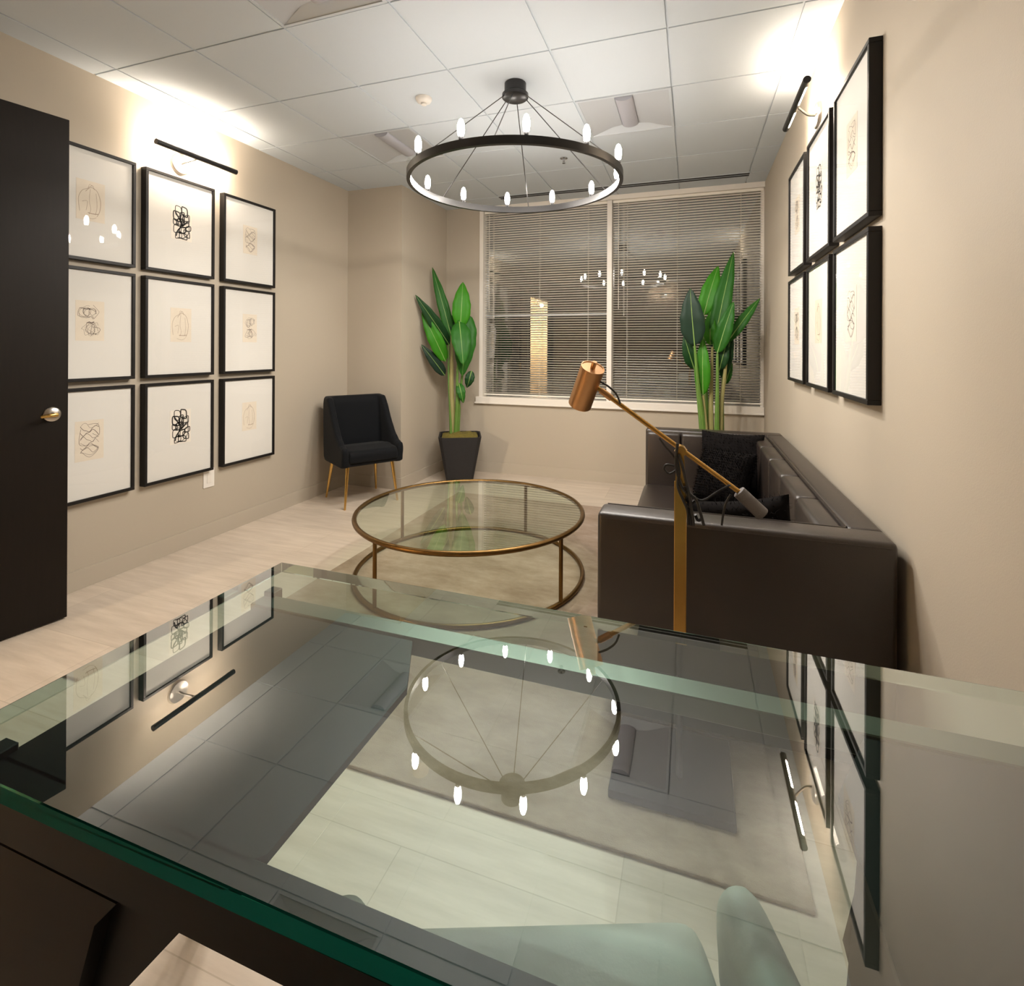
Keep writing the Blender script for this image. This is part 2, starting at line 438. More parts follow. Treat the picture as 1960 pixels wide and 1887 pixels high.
MB().lathe([(.032, 0), (.032, -.005), (.012, -.010), (.009, -.03), (0, -.03)], n=20).build('escutcheon', M['chrome'], sp, smooth=True)
MB().lathe([(0, -.046), (.014, -.046), (.014, -.043), (0, -.043)], n=14).tube([(.007, 0, -.028), (.009, 0, -.045)], .0018, 5).tube([(-.007, 0, -.028), (-.009, 0, -.045)], .0018, 5).build('deflector', M['chrome'], sp)

# ------------------------------------------------------------------ window and blinds
win = bpy.data.objects.new('window_1', None); COL.objects.link(win); win['kind'] = 'structure'
wf = MB()
wf.box(WX0, WX0 + .045, YW - .012, YW + .12, WZ0, WZ1)
wf.box(WX0, XR - .002, YW - .012, YW + .12, WZ1 - .035, WZ1 + .016)
wf.box(XR - .03, XR - .002, YW + .03, YW + .12, WZ0, WZ1)
wf.build('frame', M['white'], win)
MB().box(2.325, 2.375, YW - .012, YW + .12, WZ0 + .03, WZ1 - .03).build('mullion', M['white'], win)
sl = MB()
sl.box(WX0 - .035, XR - .003, YW - .030, YW + .12, WZ0 - .005, WZ0 + .055, .004)
sl.box(WX0 - .045, XR - .003, YW - .036, YW, WZ0 - .022, WZ0 - .004, .003)
sl.build('sill', M['white'], win)
MB().box(WX0 + .04, XR - .01, YW + .088, YW + .094, WZ0 + .03, WZ1 - .03).build('glass', M['win_glass'], win)
MB().box(WX0 + .05, 2.325, YW + .070, YW + .098, 1.765, 1.785).build('transom', M['whitemetal'], win)
def blind(x0, x1, label, wand_x, cords):
    ztop, zbot = WZ1 - .035, WZ0 + .075
    cx = (x0 + x1) / 2; yb = YW + .030
    t = thing('window_blind', label, 'blind', (cx, yb, zbot), group='horizontal blinds in the window')
    a, b = x0 - cx, x1 - cx; Hh = ztop - zbot
    MB().box(a, b, -.014, .014, Hh - .028, Hh - .001, .002).build('headrail', M['slat'], t)
    MB().box(a, b, -.012, .012, 0, .014, .003).build('bottom_rail', M['slat'], t)
    s = MB(); z = .03; tilt = math.radians(-18)
    while z < Hh - .035:
        pr = []
        for q in range(5):
            u = -.0125 + q * .00625
            c = .0018 * (1 - (u / .0125) ** 2)
            pr.append((u * math.cos(tilt) - c * math.sin(tilt), z + u * math.sin(tilt) + c * math.cos(tilt)))
        lo = [(p[0], p[1] - .0007) for p in pr]
        s.prism(pr + lo[::-1], 'X', a + .003, b - .003)
        z += .0262
    s.build('slats', M['slat'], t)
    for cxx in cords:
        c = MB()
        for yy in (-.0135, .0135): c.tube([(cxx - cx, yy, .005), (cxx - cx, yy, Hh - .02)], .0013, 5)
        c.build('ladder_cord', M['cordw'], t)
    wa = MB().tube([(wand_x - cx, -.022, Hh - .03), (wand_x - cx + .004, -.024, Hh - 1.15)], .004, 6)
    wa.build('tilt_wand', M['cordw'], t)
    pc = MB()
    for k in (0, 1): pc.tube([(wand_x - cx + .05 + .012 * k, -.020, Hh - .03), (wand_x - cx + .055 + .008 * k, -.022, Hh - 1.18)], .0015, 5)
    pc.lathe([(.002, .03), (.007, 0), (0, -.002)], (wand_x - cx + .059, -.022, Hh - 1.21), 8)
    pc.build('pull_cord', M['cordw'], t)
blind(WX0 + .05, 2.320, 'wide ivory horizontal blind over the left pane of the window', .985, (1.03, 1.58, 2.12))
blind(2.380, XR - .012, 'wide ivory horizontal blind over the right pane behind the taller plant', 2.44, (2.53, 3.03, 3.62))
struct(MB().box(-25, 40, 8, 45, -8.2, -8).build('ground', M['darkslot']))
for k, (x, y, z) in enumerate([(7.9, 20, .75), (8.3, 20, 1.30), (8.75, 21.5, .65), (8.62, 20, .55)]):
    sl_ = thing('street_light', 'tiny distant light outside in the dark, low in the right pane', 'street light', (x, y, -8), 0, 'distant lights outside the window')
    MB().lathe([(0, -.05), (.045, -.02), (.045, .02), (0, .05)], (0, 0, z + 8), 8).build('lamp', M['street'], sl_)
    MB().tube([(0, 0, 0), (0, 0, z + 7.96)], [.06, .03], 6).build('post', M['black'], sl_)

# ------------------------------------------------------------------ door
door_ang = math.atan2(.185, .98)
dr = bpy.data.objects.new('door_1', None); COL.objects.link(dr); dr['kind'] = 'structure'
dr.location = (.116, -.302, .008); dr.rotation_euler = (0, 0, -door_ang)
# local -y runs from the free edge towards the hinges, +x faces the room
MB().box(-.044, 0, -.98, 0, 0, 2.572, .002, 1).build('leaf', M['espresso'], dr)
hd = MB()
hd.lathe([(.036, 0), (.036, .006), (.030, .012), (.013, .014), (.012, .048), (0, .048)], (0, -.066, 1.055), 24, (1, 0, 0))
hd.build('rosette', M['nickel'], dr, smooth=True)
hd2 = MB(); hd2.tube(spline([(.044, -.060, 1.055), (.050, -.078, 1.055), (.050, -.10, 1.053), (.046, -.125, 1.050)], 5), [.0105] * 5 + [.010] * 5 + [.0085] * 5 + [.006], 10)
hd2.build('lever_handle', M['gold'], dr, smooth=True)
MB().box(-.035, -.009, -.0005, .002, .985, 1.125, .001, 1).build('latch_plate', M['gold'], dr)

# ------------------------------------------------------------------ framed drawings
FW, FH, FD = .505, .66, .045
def strokes(kind, rnd, w, h):
    """ink lines in a w x h sheet, as lists of 2-D points and a width"""
    out = []
    if kind == 'arch':
        base = [(-.38, -.30), (-.42, .02), (-.30, .22), (-.12, .30), (.05, .40), (.12, .30)]
        out.append((base, .012))
        out.append(([(-.18, .22), (0, .34), (.22, .28), (.34, .05), (.32, -.2), (.22, -.36)], .014))
        out.append(([(-.02, .30), (-.05, .0), (.0, -.2), (-.06, -.34)], .010))
        out.append(([(.18, .22), (.22, -.1), (.16, -.33)], .010))
        out.append(([(-.30, -.05), (-.12, -.02), (-.16, -.25)], .010))
        out.append(([(-.1, -.30), (.08, -.31), (.26, -.29)], .022))
        out.append(([(-.2, -.40), (.02, -.44), (.2, -.39)], .010))
        out.append(([(-.1, .30), (-.04, .42), (.06, .36)], .008))
    elif kind == 'loops':
        cs = [(-.16, .34), (.14, .36), (-.22, .18), (.02, .20), (.26, .16), (-.28, -.0), (-.06, .02), (.2, .0), (.33, -.12), (-.2, -.17), (.04, -.2), (.25, -.28), (-.14, -.36), (.08, -.37)]
        for (cx, cy) in cs:
            a, b = rnd.uniform(.11, .19), rnd.uniform(.07, .14); ph = rnd.uniform(0, 6)
            pts = [(cx + a * math.copysign(abs(math.cos(t)) ** .55, math.cos(t)), cy + b * math.copysign(abs(math.sin(t)) ** .55, math.sin(t)) + .04 * math.cos(t + ph)) for t in [2 * PI * q / 12 + .26 for q in range(13)]]
            out.append((pts, rnd.choice((.034, .042, .055))))
        out.append(([(-.3, .3), (-.1, .1), (.05, -.05), (.3, .1)], .06))
        out.append(([(-.25, -.4), (-.2, -.25), (-.05, -.1), (.1, .3)], .055))
        out.append(([(.3, .3), (.36, 0), (.34, -.25), (.1, -.42), (-.2, -.43)], .03))
    elif kind == 'scribble':
        for cy, n in ((.22, 7), (-.22, 6)):
            for q in range(n):
                x0 = rnd.uniform(-.2, .2); pts = []
                for t in range(7):
                    a = t * .9 + rnd.uniform(0, 1.2) + q
                    pts.append((x0 + rnd.uniform(.12, .26) * math.cos(a), cy + rnd.uniform(.07, .2) * math.sin(a)))
                out.append((pts, rnd.choice((.009, .012, .016))))
        out.append(([(-.12, -.06), (-.02, -.03), (.03, -.06), (.14, -.02)], .035))
    else:
        for q in range(9):
            y0 = .36 - q * .085
            pts = [(-.32 + .64 * t / 6, y0 + .06 * math.sin(t * 1.2 + q * 1.7) + rnd.uniform(-.03, .03)) for t in range(7)]
            if q % 2: pts = pts[::-1]
            out.append((pts, rnd.choice((.010, .014, .02))))
        out.append(([(-.3, .3), (-.36, .05), (-.3, -.1), (.1, -.12), (.32, -.2)], .014))
        out.append(([(-.3, -.25), (0, -.42), (.3, -.25), (.1, -.14), (-.28, -.24)], .012))
        out.append(([(-.05, .4), (.3, .38), (.33, .1), (.1, .16)], .014))
    return [([(p[0] * w, p[1] * h) for p in pts], wd * w) for pts, wd in out]
def make_frame(kind, seed, bold, pw, ph, label, group, loc, rz, frame_src=None):
    """local +x faces the room, y across, z up from the bottom rail"""
    t = thing('framed_drawing', label, 'picture', loc, rz, group)
    if frame_src is None:
        f = MB(); a, b, m = FW / 2, FH, .019
        f.box(.0, FD, -a, a, 0, m, .0015, 1); f.box(.0, FD, -a, a, b - m, b, .0015, 1)
        f.box(.0, FD, -a, -a + m, m, b - m, .0015, 1); f.box(.0, FD, a - m, a, m, b - m, .0015, 1)
        f.build('moulding', M['frame'], t)
        MB().box(.004, .034, -a + m, a - m, m, b - m).build('mat', M['mat'], t)
        MB().box(.0385, .0405, -a + m, a - m, m, b - m).build('glass', M['pic_glass'], t)
    else:
        for ch in frame_src.children:
            if ch.name.split('.')[0] in ('moulding', 'mat', 'glass'):
                c = ch.copy(); COL.objects.link(c); c.parent = t
    zc = FH / 2 + .022
    p = MB().box(.0338, .0346, -pw / 2, pw / 2, zc - ph / 2, zc + ph / 2).build('print', M['paperlight' if bold else 'paper'], t)
    r = random.Random(seed); k = MB()
    for pts, wd in strokes(kind, r, pw, ph):
        sp_ = spline([(0, x, z + zc) for x, z in pts], 6)
        A = []
        for i, q in enumerate(sp_):
            d = sp_[min(i + 1, len(sp_) - 1)] - sp_[max(i - 1, 0)]; d.normalize()
            nrm = Vector((0, -d.z, d.y)) * wd / 2
            A.append((k.bm.verts.new((.0349, *(q + nrm)[1:])), k.bm.verts.new((.0349, *(q - nrm)[1:]))))
        for (a1, b1), (a2, b2) in zip(A, A[1:]): k.bm.faces.new((a1, b1, b2, a2))
    k.build('ink_drawing', M['ink' if bold == 1 else ('inkmid' if bold == 2 or kind in ('scribble', 'wave') else 'inkfaint')], p, recalc=False)
    return t
ROWZ = [1.903, 1.205, .508]
COLY = [-.0375, .528, 1.110]
LG = 'black framed drawings on the left wall'
spec = [
    ('arch', 0, 'framed faint beige arch drawing, glass showing bulb reflections, top corner beside the open door'),
    ('loops', 1, 'framed bold black looped drawing directly under the left wall light'),
    ('wave', 0, 'framed pale wavy drawing in the top row, nearest the dark chair corner'),
    ('scribble', 0, 'framed brown scribble drawing in the middle row beside the open door'),
    ('arch', 0, 'framed faint beige arch drawing at the very centre of the nine pictures'),
    ('scribble', 0, 'framed small scribble drawing in the middle row, farthest from the door'),
    ('wave', 0, 'framed greyish wavy drawing in the bottom row level with the door handle'),
    ('loops', 1, 'framed bold black looped drawing in the bottom row above the wall outlet'),
    ('arch', 0, 'framed faint arch drawing in the bottom row, nearest the dark chair'),
]
src = None
for n, (kind, bold, lab) in enumerate(spec):
    r_, c_ = divmod(n, 3)
    pw, ph = (.152, .232) if c_ < 2 else (.138, .222)
    f = make_frame(kind, 11 + (n if kind != 'loops' else 1), bold, pw, ph, lab, LG, (XL, COLY[c_], ROWZ[r_]), 0, src)
    src = src or f
RG = 'black framed drawings on the right wall'
RY = [.395, .978, 1.562]
rspec = [
    ('wave', 0, 'nearest framed pale drawing in the upper row on the right wall, reflecting two tubes'),
    ('loops', 1, 'framed black looped drawing in the middle of the right wall upper row'),
    ('scribble', 0, 'farthest framed drawing in the upper row on the right wall, next to the window'),
    ('wave', 2, 'nearest framed wavy drawing on beige paper in the right wall lower row'),
    ('arch', 0, 'framed beige arch drawing in the middle of the right wall lower row'),
    ('scribble', 0, 'farthest framed thin drawing in the right wall lower row above the sofa'),
]
for n, (kind, bold, lab) in enumerate(rspec):
    r_, c_ = divmod(n, 3)
    make_frame(kind, 41 + n if kind != 'loops' else 12, bold, .15, .228, lab, RG, (XR, RY[c_], ROWZ[r_]), PI, src)

# ------------------------------------------------------------------ picture lights
def sconce(label, loc, rz, tube='tube'):
    """local +x off the wall, y along the bar, origin on the wall at bar height"""
    t = thing('picture_light', label, 'wall light', loc, rz, 'black bar wall lights above pictures')
    D, HL, R = .125, .305, .0185
    MB().lathe([(.072, 0), (.072, .012), (.066, .020), (.02, .022), (0, .022)], (0, -.045, -.045), 32, (1, 0, 0)).build('back_plate', M['nickel'], t, smooth=True)
    MB().tube(spline([(.02, -.045, -.045), (.06, -.04, -.035), (D - .01, -.0, -.004)], 5), .007, 10).build('arm', M['nickel'], t, smooth=True)
    b = MB()
    b.tube([(D, -.045, 0), (D, .045, 0)], R, 18).build('bar_centre', M['black'], t, smooth=True)
    for y0, y1 in ((-HL, -HL + .055), (HL - .055, HL)): MB().tube([(D, y0, 0), (D, y1, 0)], R, 18).build('end_cap', M['black'], t, smooth=True)
    for y0, y1 in ((-HL + .05, -.04), (.04, HL - .05)):
        sh = MB(); n = 12; a0, a1 = math.radians(-100), math.radians(76)
        ro, ri = R, R - .0015
        V = []
        for q in range(n + 1):
            a = a0 + (a1 - a0) * q / n
            V.append([sh.bm.verts.new((D + r * math.cos(a), y, r * math.sin(a))) for r in (ro, ri) for y in (y0, y1)])
        for A, B in zip(V, V[1:]):
            sh.bm.faces.new((A[0], A[1], B[1], B[0])); sh.bm.faces.new((A[2], B[2], B[3], A[3]))
        for A in (V[0], V[-1]): sh.bm.faces.new((A[0], A[1], A[3], A[2]))
        sh.build('shade', M['black'], t, smooth=True)
    for y0, y1 in ((-HL + .058, -.048), (.048, HL - .058)):
        MB().tube([(D - .003, y0, 0), (D - .003, y1, 0)], .0128, 14).build('tube_lamp', M[tube], t, smooth=True)
    return t
sconce('black bar picture light on the left wall above the framed drawings', (XL, .585, 2.715), 0, 'tube_l')
sconce('black bar picture light on the right wall beside the tallest frames', (XR, 1.10, 2.745), PI)
sconce('black bar picture light on the rear wall, seen only reflected in the right blind', (2.50, YB, 2.71), PI / 2, 'tube_b')

# ------------------------------------------------------------------ outlet
ol = thing('wall_outlet', 'white wall outlet plate below the frames on the left wall', 'outlet', (XL, .775, .445))
MB().box(0, .006, -.045, .045, -.068, .068, .002).build('cover_plate', M['plastic'], ol)
MB().box(.006, .0085, -.018, .018, -.036, .036, .001).build('socket', M['white'], ol)

# ------------------------------------------------------------------ chandelier
CX, CY, RZ = 2.15, .88, 2.418
ch = thing('ring_chandelier', 'large black ring chandelier with lit bulbs hanging from the ceiling', 'chandelier', (CX, CY, H))
MB().lathe([(.062, 0), (.066, -.004), (.066, -.055), (.080, -.068), (.080, -.088), (.070, -.096), (0, -.096)], n=36).build('canopy', M['black'], ch, smooth=True)
rz = RZ - H
ri = MB(); ro_, rin, hh = .645, .622, .042; nseg = 96
V = [[ri.bm.verts.new((r * math.cos(2 * PI * q / nseg), r * math.sin(2 * PI * q / nseg), z)) for r, z in ((ro_, rz - hh / 2), (ro_, rz + hh / 2), (rin, rz + hh / 2), (rin, rz - hh / 2))] for q in range(nseg)]
for q in range(nseg):
    A, B = V[q], V[(q + 1) % nseg]
    for k in range(4): ri.bm.faces.new((A[k], A[(k + 1) % 4], B[(k + 1) % 4], B[k]))
ri.build('ring', M['black'], ch, smooth=True)
for q in range(6):
    a = math.radians(100 + 60 * q)
    MB().tube([(.070 * math.cos(a), .070 * math.sin(a), -.085), (.633 * math.cos(a), .633 * math.sin(a), rz + hh / 2)], .0028, 6).build('cable', M['black'], ch)
FIL = filament_light()
for q in range(12):
    a = math.radians(-126 + 30 * q)
    x, y = .634 * math.cos(a), .634 * math.sin(a)
    so = MB().lathe([(.0125, 0), (.0125, .016), (.010, .020), (0, .020)], (x, y, rz + hh / 2 - .001), 14).build('lamp_socket', M['black'], ch, smooth=True)
    lit = q != 11
    MB().lathe([(.009, 0), (.016, .012), (.0185, .035), (.0175, .062), (.010, .084), (0, .092)], (x, y, rz + hh / 2 + .017), 16).build('bulb', M['bulb' if lit else 'deadbulb'], so, smooth=True)
    if lit:
        fo = bpy.data.objects.new('filament', FIL); COL.objects.link(fo); fo.parent = ch; fo.location = (x, y, rz + hh / 2 + .062)

# ------------------------------------------------------------------ rug
MB_r = MB().box(1.035, 3.47, -.622, 2.47, 0.0005, .012, .004, 2)
tag(MB_r.build('area_rug', M['rug']), 'taupe distressed area rug under the round glass table and sofa', 'rug')

# ------------------------------------------------------------------ round coffee table
tx, ty = 1.852, .915
tb = thing('coffee_table', 'round glass coffee table with thin bronze frame on the rug', 'table', (tx, ty, .012))
def ring(mb, r, z, tr, n=96):
    mb.tube([(r * math.cos(2 * PI * q / n), r * math.sin(2 * PI * q / n), z) for q in range(n)], tr, 12, closed=True)
    return mb
ring(MB(), .703, .375, .0145).build('top_ring', M['bronze'], tb, smooth=True)
ring(MB(), .703, .0135, .0135).build('base_ring', M['bronze'], tb, smooth=True)
for a in (158, 78, -112, -22):
    a = math.radians(a)
    MB().tube([(.703 * math.cos(a), .703 * math.sin(a), .02), (.703 * math.cos(a), .703 * math.sin(a), .37)], .0115, 10).build('leg', M['bronze'], tb, smooth=True)
MB().lathe([(.690, .372), (.690, .381), (0, .381), (0, .372)][:3] + [(0, .381)], n=96)
gt = MB(); n = 96
top = [gt.bm.verts.new((.692 * math.cos(2 * PI * q / n), .692 * math.sin(2 * PI * q / n), .382)) for q in range(n)]
bot = [gt.bm.verts.new((.692 * math.cos(2 * PI * q / n), .692 * math.sin(2 * PI * q / n), .374)) for q in range(n)]
gt.bm.faces.new(top); gt.bm.faces.new(bot[::-1])
for q in range(n): gt.bm.faces.new((top[q], bot[q], bot[(q + 1) % n], top[(q + 1) % n]))
gt.build('glass_top', M['table_glass'], tb)

# ------------------------------------------------------------------ accent chair (navy velvet, gold legs)
def soft(o, voxel=.012, it=6, fac=.5):
    m = o.modifiers.new('remesh', 'REMESH'); m.mode = 'VOXEL'; m.voxel_size = voxel; m.use_smooth_shade = True
    s = o.modifiers.new('smooth', 'SMOOTH'); s.iterations = it; s.factor = fac
    return o
CHX, CHY, CHA = .275, 1.995, math.radians(-33)
ac = thing('accent_chair', 'dark velvet accent chair with gold legs in the corner by the left wall', 'chair', (CHX, CHY, 0), CHA)
sb = MB()
side = [(.275, .375), (.285, .50), (.275, .535), (.20, .555), (.11, .625), (.02, .74), (-.06, .87), (-.125, .945), (-.215, .95), (-.245, .90), (-.235, .40), (-.20, .36), (.24, .36)]
for s_ in (-1, 1):
    sb.prism(side, 'Y', s_ * .225, s_ * .285)
sb.prism([(-.10, .42), (-.20, .36), (-.25, .50), (-.265, .93), (-.235, .955), (-.185, .95), (-.155, .90), (-.105, .55)], 'Y', -.27, .27)
sb.box(-.2, .265, -.27, .27, .365, .44)
soft(sb.build('shell', M['velvet'], ac), .014, 8)
soft(MB().prism([(-.14, .41), (.285, .40), (.295, .47), (.27, .505), (.10, .525), (-.14, .50)], 'Y', -.225, .225).build('seat_cushion', M['velvet'], ac), .013, 8)
for sx, sy in ((1, 1), (1, -1), (-1, 1), (-1, -1)):
    MB().tube([(sx * .19, sy * .205, .39), (sx * .245 - .01, sy * .245, 0)], [.017, .0085], 12).build('leg', M['gold'], ac, smooth=True)

# ------------------------------------------------------------------ plants
def leaf(parent, base, tip, width, mat, n=(0, -1, 0), bend=.04, fold=.25, shape=1.0, rib=True, stem_from=None, twist=0.):
    base, tip, n = Vector(base), Vector(tip), Vector(n).normalized()
    ax = tip - base; Ln = ax.length; d = ax.normalized()
    side_ = d.cross(n).normalized(); nn = side_.cross(d).normalized()
    if twist:
        R_ = Matrix.Rotation(twist, 3, d); side_ = R_ @ side_; nn = R_ @ nn
    K = 16; mb = MB(); rows = []
    for i in range(K + 1):
        t = i / K
        w_ = width / 2 * (math.sin(PI * min(1, t ** (.72 * shape))) ** .72) if 0 < t < 1 else .0015
        w_ *= 1 + .03 * math.sin(9 * t * PI)
        c = base + d * (Ln * t) + nn * (bend * math.sin(PI * t))
        row = []
        for u in (-1, -.5, 0, .5, 1):
            row.append(mb.bm.verts.new(c + side_ * (w_ * u) + nn * (fold * abs(u) * w_ * .8 + .006 * math.sin(t * 23 + u * 4) * abs(u))))
        rows.append(row)
    for A, B in zip(rows, rows[1:]):
        for j in range(4): mb.bm.faces.new((A[j], A[j + 1], B[j + 1], B[j]))
    o = mb.build('leaf', mat, parent, origin=parent.location, smooth=True, recalc=False, angle=180)
    so_ = o.modifiers.new('thick', 'SOLIDIFY'); so_.thickness = .0016
    path = [base + d * (Ln * t) + nn * (bend * math.sin(PI * t) - .001) for t in [q / 8 for q in range(9)]]
    MB().tube(path, [.0045 * (1 - q / 9) + .001 for q in range(9)], 6).build('midrib', M['rib'], o, origin=parent.location, smooth=True)
    return o
def stalk(parent, pts, r0, r1, mat, name='stalk'):
    p_ = spline(pts, 6); k = len(p_)
    MB().tube(p_, [r0 + (r1 - r0) * i / (k - 1) for i in range(k)], 8).build(name, mat, parent, origin=parent.location, smooth=True)
def planter(parent, r0, r1, hgt, rot, seed):
    m = MB()
    def sq(r, z):
        vs = []
        for q in range(4):
            a = rot + PI / 4 + q * PI / 2
            for da in (-.09, .09): vs.append(m.bm.verts.new((r * 1.36 * math.cos(a + da), r * 1.36 * math.sin(a + da), z)))
        return vs
    R_ = [sq(r0, 0), sq(r1, hgt), sq(r1 - .014, hgt), sq(r1 - .02, hgt - .05)]
    for A, B in zip(R_, R_[1:]):
        for j in range(8): m.bm.faces.new((A[j], A[(j + 1) % 8], B[(j + 1) % 8], B[j]))
    m.bm.faces.new(R_[0][::-1]); m.bm.faces.new(R_[-1])
    m.build('pot', M['pot'], parent)
    ms = MB(); rr = r1 - .01; G = 14; grid = []
    for i in range(G + 1):
        row = []
        for j in range(G + 1):
            u, v = (i / G - .5) * 2, (j / G - .5) * 2
            x, y = u * rr * .93, v * rr * .93
            xr, yr = x * math.cos(rot) - y * math.sin(rot), x * math.sin(rot) + y * math.cos(rot)
            z = hgt - .02 + .05 * (1 - max(abs(u), abs(v)) ** 2) + .025 * noise.noise((x * 14 + seed, y * 14, 0))
            row.append(ms.bm.verts.new((xr, yr, z)))
        grid.append(row)
    for i in range(G):
        for j in range(G): ms.bm.faces.new((grid[i][j], grid[i + 1][j], grid[i + 1][j + 1], grid[i][j + 1]))
    ms.build('moss', M['moss'], parent, smooth=True)
P1 = Vector((.835, 2.93, 0))
p1 = thing('potted_banana_plant', 'leafy green banana plant in a tapered black pot left of the window', 'plant', P1)
planter(p1, .129, .212, .487, math.radians(25), 1)
for (bx_, tp_, wd_, mt_) in [
    ((0.719, 2.980, 1.482), (0.50, 2.922, 2.280), 0.108, 'leafb'),
    ((0.847, 2.900, 1.622), (0.851, 2.950, 2.112), 0.170, 'leafa'),
    ((0.683, 2.980, 1.437), (0.478, 2.60, 1.952), 0.117, 'leafc'),
    ((0.687, 2.880, 1.262), (0.490, 2.716, 1.784), 0.137, 'leafa'),
    ((0.644, 2.950, 1.110), (0.478, 2.73, 1.441), 0.105, 'leafd'),
    ((0.854, 2.860, 1.685), (0.949, 2.760, 1.231), 0.178, 'leafb'),
    ((0.895, 2.950, 1.777), (0.874, 2.900, 1.107), 0.208, 'leafb'),
    ((0.936, 3.000, 1.163), (0.883, 3.000, 0.980), 0.088, 'leafc'),
    ((0.823, 2.920, 1.033), (0.887, 2.900, 0.825), 0.082, 'leafb'),
    ((0.698, 3.050, 1.483), (0.53, 2.99, 1.911), 0.067, 'leafd'),
    ((0.746, 3.000, 1.560), (0.696, 3.050, 1.787), 0.100, 'leafd')]:
    leaf(p1, bx_, tp_, wd_ * 1.15, M[mt_], n=(.45, -.85, .15), bend=.035, fold=.3)
stalk(p1, [(.765, 2.93, .49), (.735, 2.93, .95), (.735, 2.93, 1.25), (.728, 2.94, 1.55)], .034, .012, M['trunk'], 'trunk')
stalk(p1, [(.745, 2.91, .49), (.725, 2.92, .8), (.70, 2.93, 1.1), (.685, 2.95, 1.44)], .022, .008, M['stalk'])
stalk(p1, [(.80, 2.90, .49), (.815, 2.90, .8), (.815, 2.90, 1.1), (.845, 2.90, 1.64)], .026, .008, M['stalk'])
stalk(p1, [(.79, 2.96, .49), (.80, 2.97, .8), (.85, 2.97, 1.2), (.895, 2.95, 1.75)], .02, .008, M['stalk'])
stalk(p1, [(.815, 2.93, .49), (.83, 2.93, .75), (.825, 2.92, 1.03)], .015, .006, M['stalk'])

P2 = Vector((3.375, 2.80, 0))
p2 = thing('potted_banana_plant', 'taller green banana plant behind the sofa, in front of the right blind', 'plant', P2)
planter(p2, .128, .195, .487, math.radians(0), 5)
for (bx_, tp_, wd_, mt_) in [
    ((3.195, 2.700, 1.437), (3.156, 2.660, 1.936), 0.205, 'leafd'),
    ((3.354, 2.850, 1.434), (3.523, 2.950, 2.284), 0.155, 'leafb'),
    ((3.274, 2.920, 1.716), (3.396, 2.980, 2.169), 0.160, 'leafa'),
    ((3.329, 2.860, 1.443), (3.329, 2.900, 1.750), 0.112, 'leafa'),
    ((3.384, 2.780, 1.373), (3.514, 2.780, 1.823), 0.135, 'leafb'),
    ((3.469, 2.850, 1.470), (3.735, 2.90, 1.856), 0.095, 'leafb'),
    ((3.195, 2.850, 1.226), (3.104, 2.800, 1.532), 0.117, 'leafc'),
    ((3.266, 2.760, 1.002), (3.264, 2.780, 1.504), 0.132, 'leafa'),
    ((3.432, 2.900, 1.148), (3.513, 2.900, 1.568), 0.107, 'leafc'),
    ((3.404, 2.840, 1.222), (3.468, 2.840, 1.479), 0.106, 'leafc'),
    ((3.460, 2.950, 1.092), (3.517, 2.950, 1.282), 0.063, 'leafb')]:
    leaf(p2, bx_, tp_, wd_, M[mt_], n=(-.1, -1, .1), bend=.03, fold=.25)
for pts, r0, m_ in [
    ([(3.29, 2.77, .49), (3.265, 2.75, .8), (3.225, 2.72, 1.1), (3.195, 2.70, 1.44)], .020, 'stalk'),
    ([(3.34, 2.80, .49), (3.335, 2.82, .9), (3.345, 2.84, 1.43)], .024, 'trunk'),
    ([(3.31, 2.82, .49), (3.30, 2.85, .9), (3.28, 2.90, 1.3), (3.275, 2.92, 1.71)], .018, 'stalk'),
    ([(3.38, 2.78, .49), (3.385, 2.78, .9), (3.385, 2.78, 1.37)], .022, 'stalk'),
    ([(3.41, 2.82, .49), (3.42, 2.83, .9), (3.45, 2.84, 1.2), (3.469, 2.85, 1.47)], .020, 'trunk'),
    ([(3.27, 2.80, .49), (3.24, 2.82, .85), (3.20, 2.85, 1.22)], .017, 'stalk'),
    ([(3.43, 2.86, .49), (3.432, 2.88, .8), (3.435, 2.90, 1.15)], .016, 'stalk'),
    ([(3.31, 2.76, .49), (3.285, 2.76, .8), (3.268, 2.76, 1.0)], .017, 'trunk')]:
    stalk(p2, pts, r0 * 1.25, .010, M[m_])

# ------------------------------------------------------------------ sofa
SX0, SX1, SY0, SY1, ST = 2.835, 3.800, -.13, 2.17, .79
sf = thing('sofa', 'dark brown leather tuxedo sofa along the right wall', 'sofa', ((SX0 + SX1) / 2, (SY0 + SY1) / 2, .0))
so = tuple(sf.location)
def sbox(name, *b, r=.018, seg=3, mat='leather'):
    return MB().box(*b, r, seg).build(name, M[mat], sf, origin=so, smooth=True, angle=60)
sbox('plinth', SX0 + .06, SX1 - .03, SY0 + .06, SY1 - .06, .013, .09, r=.004, mat='black')
sbox('arm', SX0, SX1 - .001, SY0, SY0 + .135, .09, ST)
sbox('arm', SX0, SX1 - .001, SY1 - .135, SY1, .09, ST)
sbox('back', SX1 - .115, SX1, SY0 + .13, SY1 - .13, .09, ST - .001)
sbox('seat_rail', SX0 + .005, SX1 - .11, SY0 + .13, SY1 - .13, .09, .215, r=.01)
sbox('seat_cushion', SX0 - .005, SX1 - .19, SY0 + .14, SY1 - .20, .21, .385, r=.035, seg=4)
nb = 5; y0, y1 = SY0 + .14, SY1 - .14
for q in range(nb):
    a = y0 + (y1 - y0) * q / nb; b = y0 + (y1 - y0) * (q + 1) / nb
    sbox('back_cushion', SX1 - .205, SX1 - .108, a + .002, b - .002, .33, ST - .012, r=.022)
xa = SX0 + .012
